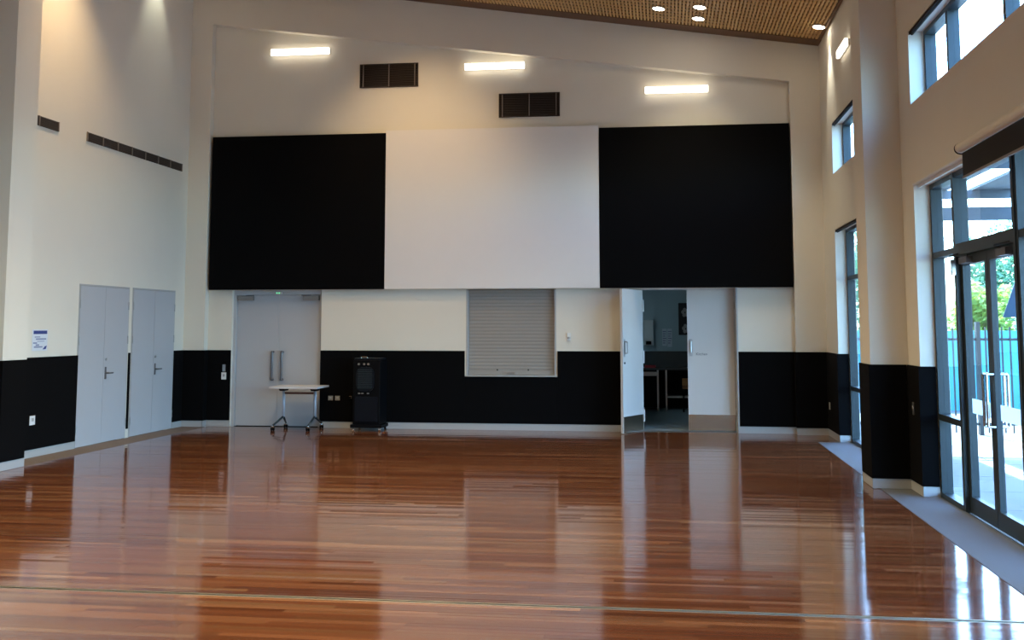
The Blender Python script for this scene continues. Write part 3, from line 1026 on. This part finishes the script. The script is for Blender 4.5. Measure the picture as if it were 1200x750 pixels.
# entrance door
d = root('door_5', (XG, 9.845, 0), kind='structure', category='door', label='glazed black-framed double entrance door in the right wall')
DA, DB_ = 8.935, 10.755
m = MB()
m.box(FX0 - 0.01, FX1 + 0.01, DA + 0.001, DA + 0.06, 0.004, 3.15).box(FX0 - 0.01, FX1 + 0.01, DB_ - 0.06, DB_ - 0.001, 0.004, 3.15)
m.box(FX0 - 0.01, FX1 + 0.01, DA + 0.06, DB_ - 0.06, 2.36, 2.47).box(FX0, FX1, DA + 0.06, DB_ - 0.06, 3.10, 3.15)
m.build('door_frame', 'frame', d)
B(XG - 0.004, XG + 0.004, DA + 0.061, DB_ - 0.061, 2.471, 3.099).build('pane', 'glass', d)
mid = (DA + DB_) / 2
for sgn, (a, b) in ((1, (mid + 0.003, DB_ - 0.063)), (-1, (DA + 0.063, mid - 0.003))):
    w = 0.075
    m = MB()
    x0, x1 = XG - 0.025, XG + 0.025
    m.box(x0, x1, a, a + w, 0.012, 2.355).box(x0, x1, b - w, b, 0.012, 2.355)
    m.box(x0, x1, a + w, b - w, 0.012, 0.16).box(x0, x1, a + w, b - w, 2.27, 2.355)
    lf = m.build('door_leaf', 'frame', d)
    B(XG - 0.004, XG + 0.004, a + w + 0.001, b - w - 0.001, 0.161, 2.269).build('pane', 'glass', lf)
    hy = mid + sgn * 0.055
    MB().tube([(x0 - 0.001, hy, 0.86), (x0 - 0.06, hy, 0.86), (x0 - 0.06, hy, 1.30), (x0 - 0.001, hy, 1.30)], 0.013).build('pull_handle', 'chrome', lf)
    MB().tube([(x1 + 0.001, hy, 0.86), (x1 + 0.06, hy, 0.86), (x1 + 0.06, hy, 1.30), (x1 + 0.001, hy, 1.30)], 0.013).build('pull_handle', 'chrome', lf)
    MB().prism([(a + w + 0.06, 0.92), (b - w - 0.06, 0.92), (b - w - 0.06, 1.05), (a + w + 0.06, 1.05)], 'x', XG - 0.0052, XG - 0.0048).build('safety_decal', 'frost', lf, label='white rectangular sticker on the glass')
    cy_ = b - 0.28 if sgn > 0 else a + 0.28
    cl = B(x0 - 0.055, x0 - 0.001, cy_ - 0.13, cy_ + 0.13, 2.275, 2.335).build('door_closer', 'gunmetal', lf)
    MB().tube([(x0 - 0.03, cy_ - 0.08 * sgn, 2.345), (x0 - 0.13, cy_ + 0.12 * sgn, 2.350), (x0 - 0.035, cy_ + 0.2 * sgn, 2.375)], 0.009, 6).build('closer_arm', 'frame', cl)
B(FX0 - 0.02, FX0 - 0.011, DA, DB_, 0.0045, 0.022).build('door_threshold', 'chrome', d)
t = root('door_release_box', (2.72, 10.72, 2.2), label='small grey box on the door post at the top of the glass entrance door', category='control box')
B(2.69, FX0 - 0.011, 10.70, 10.75, 2.18, 2.33).build('case', 'steel', t)
B(2.686, 2.6895, 10.71, 10.74, 2.20, 2.23).build('button', 'black', t)


# roller blinds
def blindstrip(y0, y1, z, lab, drop=0.0):
    t = root('roller_blind', (XR, (y0 + y1) / 2, z), label=lab, category='roller blind')
    MB().cyl((XR + 0.035, y0 + 0.02, z - 0.022), (XR + 0.035, y1 - 0.02, z - 0.022), 0.018, 0.018, 14).build('roll', 'blind', t)
    B(XR + 0.004, XR + 0.012, y0 + 0.02, y1 - 0.02, z - 0.035 - drop, z - 0.002).build('fabric', 'blind', t)
    return t


blindstrip(13.2, 16.88, 4.768, 'rolled-up black blind at the head of the high window beyond the pillar')
blindstrip(7.1, 11.64, 4.768, 'rolled-up black blind at the head of the high window above the entrance')
blindstrip(13.2, 16.88, 3.148, 'rolled-up black blind at the head of the tall window beyond the pillar')
t = root('roller_blind', (2.52, 8.8, 2.9), label='partly lowered black blind with cream cover above the glass entrance doors', category='roller blind')
prof = []
for i in range(9):
    th = R(90 + 180 * i / 8)
    prof.append((2.525 + 0.045 * math.cos(th), 3.213 + 0.045 * math.sin(th)))
m = MB()
n = len(m.v)
prof = [(XR - 0.001, 3.258)] + prof + [(XR - 0.001, 3.165)]
m.prism(prof, 'y', 7.2, 9.62)
m.build('blind_cover', 'wall', t)
MB().prism([(XR - 0.001, 3.262)] + [(2.525 + 0.05 * math.cos(R(90 + 180 * i / 8)), 3.208 + 0.05 * math.sin(R(90 + 180 * i / 8))) for i in range(9)] + [(XR - 0.001, 3.155)], 'y', 9.621, 9.632).build('end_bracket', 'black', t)
B(2.528, 2.533, 7.22, 9.58, 2.965, 3.164).build('blind_fabric', 'blind', t)
B(2.522, 2.539, 7.22, 9.58, 2.945, 2.9645).build('bottom_bar', 'ventbar', t)
t = root('blind_track', (2.60, 11.0, 3.13), label='double white track at the window head left of the lowered blind', category='blind track')
B(2.572, 2.579, 9.64, 11.66, 3.152, 3.170).build('track_rail', 'white', t)
B(XR + 0.03, XR + 0.045, 9.64, 11.62, 3.118, 3.149).build('track_rail', 'white', t)


# ------------------------------------------------------------------ small wall fittings
t = root('notice', (XL, 13.60, 1.385), label='white notice with dark blue header on the left wall above the black panelling', category='notice')
B(XL + 0.001, XL + 0.006, 13.42, 13.775, 1.385, 1.665).build('sheet', 'paper', t)
B(XL + 0.0062, XL + 0.0075, 13.44, 13.76, 1.605, 1.65).build('header_band', 'navy', t, label='dark blue band')
m = MB()
for (a, b, z0, z1) in ((13.47, 13.60, 1.56, 1.572), (13.50, 13.74, 1.53, 1.548), (13.53, 13.70, 1.505, 1.513), (13.44, 13.53, 1.478, 1.496), (13.50, 13.58, 1.45, 1.470), (13.46, 13.66, 1.425, 1.444)):
    m.box(XL + 0.0062, XL + 0.0072, a, b, z0, z1)
m.build('print', 'bluegrey', t)
MB().prism([(13.665, 1.40), (13.74, 1.405), (13.765, 1.45), (13.715, 1.44)], 'x', XL + 0.0062, XL + 0.0075).build('emblem', 'navy', t)


def outlet(name, lab, cat, axis, pos, w, h, mt='white', group=None, slots=True):
    x, y, z = pos
    t = root(name, pos, label=lab, category=cat)
    if group: t['group'] = group
    if axis == 'x+':     # on left wall facing +X
        B(x + 0.0005, x + 0.010, y - w / 2, y + w / 2, z - h / 2, z + h / 2).build('plate', mt, t, bevel=0.002)
        if slots: B(x + 0.0105, x + 0.014, y - w * 0.2, y + w * 0.2, z - h * 0.1, z + h * 0.25).build('rocker', 'skirt', t)
    elif axis == 'x-':
        B(x - 0.010, x - 0.0005, y - w / 2, y + w / 2, z - h / 2, z + h / 2).build('plate', mt, t, bevel=0.002)
        if slots: B(x - 0.014, x - 0.0105, y - w * 0.2, y + w * 0.2, z - h * 0.1, z + h * 0.25).build('rocker', 'skirt', t)
    else:
        B(x - w / 2, x + w / 2, y - 0.010, y - 0.0005, z - h / 2, z + h / 2).build('plate', mt, t, bevel=0.002)
        if slots: B(x - w * 0.2, x + w * 0.2, y - 0.014, y - 0.0105, z - h * 0.1, z + h * 0.25).build('rocker', 'skirt', t)
    return t


outlet('power_outlet', 'white power outlet on the black panelling of the left wall', 'power outlet', 'x+', (XL + DT, 13.46, 0.485), 0.12, 0.12)
yd = YB - DT
outlet('power_outlet', 'left of the two small outlets between the table and the black cooler', 'power outlet', 'y', (-5.595, yd, 0.50), 0.085, 0.075, 'socket', group='outlets behind the small table')
outlet('power_outlet', 'right of the two small outlets between the table and the black cooler', 'power outlet', 'y', (-5.475, yd, 0.50), 0.085, 0.075, 'socket', group='outlets behind the small table')
t = outlet('cooler_plug', 'small pale plug on the wall just left of the black cooler', 'plug', 'y', (-5.25, yd, 0.515), 0.045, 0.04, 'socket', slots=False)
MB().cyl((-5.25, yd - 0.011, 0.515), (-5.25, yd - 0.045, 0.515), 0.018, 0.018, 10).build('plug_body', 'black', t)
t = outlet('door_switch', 'light switch with metal key reader above it beside the grey double door', 'switch', 'y', (-7.50, yd, 0.86), 0.085, 0.12)
B(-7.525, -7.470, yd - 0.014, yd - 0.0005, 0.935, 1.055).build('key_reader', 'steel', t, bevel=0.004)
outlet('wall_switch', 'small switch on the black panelling of the right wall near the corner', 'switch', 'x-', (XR - DT, 17.72, 0.475), 0.075, 0.11, 'skirt')
outlet('wall_switch', 'small grey switch on the black panelling between the pillar and entrance', 'switch', 'x-', (XR - DT, 11.90, 0.86), 0.055, 0.13, 'steel')
t = root('motion_sensor', (-1.545, YB, 1.52), label='small white sensor on the end wall between shutter and kitchen door', category='sensor')
B(-1.575, -1.515, YB - 0.028, YB - 0.0005, 1.48, 1.60).build('sensor_body', 'white', t, bevel=0.006)
MB().cyl((-1.545, YB - 0.029, 1.52), (-1.545, YB - 0.04, 1.52), 0.022, 0.014, 12).build('sensor_lens', 'skirt', t)


# ------------------------------------------------------------------ small flip-top table
t = root('folding_table', (-6.05, 17.72, 0), label='small pale flip-top table on chrome legs with castors before the grey doors', category='table')
B(-6.42, -5.60, 17.40, 18.04, 0.690, 0.722).build('table_top', 'tabletop', t, bevel=0.004)
for (cx_, ff, bb) in ((-6.29, (-6.385, 17.52), (-6.34, 18.03)), (-5.75, (-5.785, 17.52), (-5.715, 18.03))):
    cy_ = 17.76
    m = MB()
    m.prism([(17.60, 0.688), (17.92, 0.688), (17.84, 0.64), (17.68, 0.64)], 'x', cx_ - 0.045, cx_ + 0.045)
    lg = m.build('leg_bracket', 'black', t)
    MB().cyl((cx_, cy_, 0.21), (cx_, cy_, 0.639), 0.024, 0.024, 14).build('leg', 'satin', t, smooth=True)
    for (fx, fy) in (ff, bb):
        MB().cyl((cx_, cy_, 0.215), (fx, fy, 0.085), 0.020, 0.015, 10).build('foot', 'frame', t, smooth=True)
        cs = MB().cyl((fx, fy, 0.085), (fx, fy, 0.055), 0.012, 0.012, 8).box(fx - 0.030, fx + 0.030, fy - 0.02, fy + 0.02, 0.052, 0.072).build('caster', 'chrome', t)
        for sx in (-1, 1):
            MB().cyl((fx + sx * 0.008, fy, 0.0305), (fx + sx * 0.028, fy, 0.0305), 0.030, 0.030, 14).build('wheel', 'black', cs)
MB().cyl((-6.27, 17.76, 0.60), (-5.77, 17.76, 0.60), 0.018, 0.018, 10).build('cross_bar', 'redbar', t, label='red-brown cross bar')

# ------------------------------------------------------------------ portable cooler
CX0, CX1, CY0, CY1 = -5.06, -4.60, 17.58, 18.06
t = root('portable_cooler', ((CX0 + CX1) / 2, (CY0 + CY1) / 2, 0), label='tall black portable cooler on castors standing against the black panelling', category='air cooler')
B(CX0, CX1, CY0 + 0.02, CY1, 0.11, 1.155).build('body', 'black', t, bevel=0.018)
B(CX0 - 0.035, CX1 + 0.035, CY0 + 0.0, CY1 - 0.03, 0.055, 0.109).build('base', 'black', t, bevel=0.01)
B(CX0 + 0.01, CX1 - 0.01, CY0 + 0.03, CY1 - 0.03, 1.156, 1.185).build('top_cover', 'blackgloss', t, bevel=0.006)
MB().tube([(-4.92, 17.60, 1.186), (-4.92, 17.60, 1.205), (-4.82, 17.60, 1.205), (-4.82, 17.60, 1.186)], 0.007, 8).build('handle', 'chrome', t)
cxm = (CX0 + CX1) / 2 - 0.02
m = MB()
pts = []
for i in range(24):
    th = 2 * math.pi * i / 24
    cc, ss = math.cos(th), math.sin(th)
    pts.append((cxm + 0.155 * math.copysign(abs(cc) ** 0.6, cc), 0.845 + 0.20 * math.copysign(abs(ss) ** 0.6, ss)))
m.prism(pts, 'y', CY0 - 0.004, CY0 + 0.019)
gp = m.build('grille_surround', 'blackgloss', t)
for k in range(11):
    zz = 0.70 + k * 0.029
    B(cxm - 0.12, cxm + 0.12, CY0 - 0.016, CY0 - 0.0045, zz, zz + 0.012).build('louvre', 'frame', gp)
for xx in (-0.11, -0.02, 0.05):
    for yy in (0,):
        MB().cyl((cxm + xx, CY0 - 0.004, 1.09), (cxm + xx, CY0 + 0.019, 1.09), 0.018, 0.018, 10).build('control_knob', 'ventbar' if xx > -0.1 else 'steel', t)
for xx in (-0.10, -0.045, 0.05):
    B(cxm + xx - 0.018, cxm + xx + 0.018, CY0 + 0.004, CY0 + 0.019, 0.605, 0.625).build('button', 'steel', t, label='pale button')
B(CX0 + 0.04, CX1 - 0.04, CY0 + 0.008, CY0 + 0.019, 0.16, 0.56).build('tank_door', 'blackgloss', t, bevel=0.004)
for (xx, yy) in ((CX0 + 0.02, CY0 + 0.03), (CX1 - 0.0, CY0 + 0.03), (CX0 + 0.02, CY1 - 0.08), (CX1 - 0.0, CY1 - 0.08)):
    cs = B(xx - 0.022, xx + 0.022, yy - 0.02, yy + 0.02, 0.045, 0.0545).build('caster', 'chrome', t)
    MB().cyl((xx - 0.018, yy, 0.0265), (xx + 0.018, yy, 0.0265), 0.026, 0.026, 14).build('wheel', 'chrome', cs)

# ------------------------------------------------------------------ outside
B(2.865, 40, -12, 60, -0.15, -0.03).build('ground', 'concrete', kind='structure', label='pale concrete paving outside the glass doors', category='paving')
B(2.2, 2.86, 18.41, 30, -0.15, 6.5).build('wall_outside', 'brick', kind='structure', label='outer wall continuing past the hall', category='wall')
# pavers near the doors
pv = bpy.data.objects['ground']
for i in range(3):
    for j in range(9):
        a, b = 2.88 + i * 1.25, 8.6 + j * 1.2
        B(a + 0.004, a + 1.242, b + 0.004, b + 1.192, -0.029, -0.012).build('paving_slab', 'concrete', pv)
# black picket fence across the side yard
t = root('picket_fence', (6.0, 18.5, 0), label='black metal picket fence across the yard outside the entrance doors', category='fence')
FXa, FXb = 3.05, 10.0
for z in (0.14, 1.48):
    B(FXa, FXb, 18.48, 18.52, z, z + 0.04).build('rail', 'fence', t)
pk = B(0, 0.022, 0, 0.022, -0.01, 1.68)
first = None
x = FXa + 0.05
while x < FXb:
    if first is None:
        mb = MB().box(x, x + 0.022, 18.455, 18.477, 0.02, 1.70)
        first = mb.build('picket', 'fence', t)
        x_first = x
    else:
        o = first.copy()
        COL.objects.link(o)
        o.parent = t
        o.location = (x - x_first, 0, 0)
    x += 0.125
for x in (3.02, 5.0, 7.0, 9.0):
    B(x - 0.03, x + 0.03, 18.44, 18.56, -0.03, 1.78).build('post', 'fence', t)
B(3.0, 14, 24.0, 24.2, -0.03, 1.62).build('yard_wall', 'teal', label='teal wall behind the black picket fence', category='wall')

# pergola over the entrance
t = root('pergola', (5.2, 11, 0), label='dark steel pergola with roof slats over the yard outside the entrance', category='pergola')
for (x, y) in ((7.4, 6.0), (7.4, 11.5), (7.4, 17.0)):
    B(x - 0.06, x + 0.06, y - 0.06, y + 0.06, -0.03, 3.30).build('post', 'pergola', t)
B(7.3, 7.5, 4.0, 17.3, 3.301, 3.619).build('beam', 'pergola', t)
B(3.05, 3.20, 4.0, 17.3, 3.301, 3.619).build('beam', 'pergola', t)
B(3.201, 7.299, 17.18, 17.28, 3.301, 3.50).build('beam', 'pergola', t)
y = 4.1
k = 0
while y < 17.2:
    B(3.05, 7.9, y, y + 0.06, 3.62, 3.75).build('rafter', 'pergola', t)
    y += 3.25
x = 3.1
k = 0
while x < 7.8:
    w = (0.50, 0.42, 0.60)[k % 3]
    B(x, x + w, 4.0, 17.3, 3.751, 3.79).build('roof_slat', 'pergola', t)
    x += w + (0.26, 0.36, 0.48)[k % 3]
    k += 1
t = root('heater', (4.6, 13.5, 3.0), label='small dark box hanging under the pergola outside', category='outdoor heater')
B(4.35, 4.75, 13.4, 13.6, 2.95, 3.20).build('case', 'pergola', t)
MB().cyl((4.55, 13.5, 3.201), (4.55, 13.5, 3.75), 0.03, 0.03, 10).build('hanger', 'pergola', t)
# shade sail beyond
m = MB()
m.prism([(7.3, 1.9), (9.4, 2.0), (7.6, 2.7)], 'y', 25.0, 25.03)
m.build('shade_sail', 'sail', label='indigo shade sail beyond the teal wall among trees', category='shade sail')


def leafy(center, rad, n, size):
    m = MB()
    for i in range(n):
        u = Vector((random.gauss(0, 1), random.gauss(0, 1), random.gauss(0, 1))).normalized()
        r = random.random() ** 0.4
        lump = 1 + 0.25 * math.sin(u.x * 5 + center[0]) * math.cos(u.z * 4)
        p = Vector(center) + Vector((u.x * rad[0], u.y * rad[1], u.z * rad[2])) * r * lump
        d = Vector((random.gauss(0, 1), random.gauss(0, 1), random.gauss(0, 0.6))).normalized()
        e_ = d.orthogonal().normalized()
        s_ = size * random.uniform(0.6, 1.4)
        n0 = len(m.v)
        m.v += [tuple(p - d * s_), tuple(p + e_ * s_ * 0.45), tuple(p + d * s_), tuple(p - e_ * s_ * 0.45)]
        m.f.append((n0, n0 + 1, n0 + 2, n0 + 3))
    return m


trees = [((5.6, 25.8), 0.62, 2.6, 'leaf_yellow', 'yellow-green bushy tree nearest the left behind the teal wall'),
         ((7.2, 26.1), 0.66, 2.5, 'leaf_yellow', 'yellow-green bushy tree directly behind the door glass'),
         ((9.0, 27.8), 0.7, 2.8, 'leaf_green', 'cool green tree right of the yellow-green ones'),
         ((5.9, 32.0), 1.25, 4.0, 'leaf_green', 'taller cool green tree far behind at the left'),
         ((9.6, 33.0), 1.3, 4.4, 'leaf_green', 'tallest cool green tree far behind in the middle'),
         ((13.2, 32.0), 1.35, 4.0, 'leaf_green', 'cool green tree far behind at the right')]
for (x, y), r, h, mt, lb in trees:
    t = root('tree', (x, y, 0), label=lb, category='tree', group='trees beyond the yard wall')
    m = MB().cyl((x, y, -0.05), (x + 0.05, y, h * 0.55), 0.10, 0.06, 10).cyl((x + 0.05, y, h * 0.55), (x - 0.3, y, h * 0.85), 0.055, 0.02, 8).cyl((x + 0.05, y, h * 0.5), (x + 0.4, y, h * 0.85), 0.05, 0.02, 8)
    m.build('trunk', 'trunk', t)
    leafy((x, y, h * 0.72), (r, r, h * 0.36), 2600, 0.10).build('foliage', mt, t, kind='stuff')
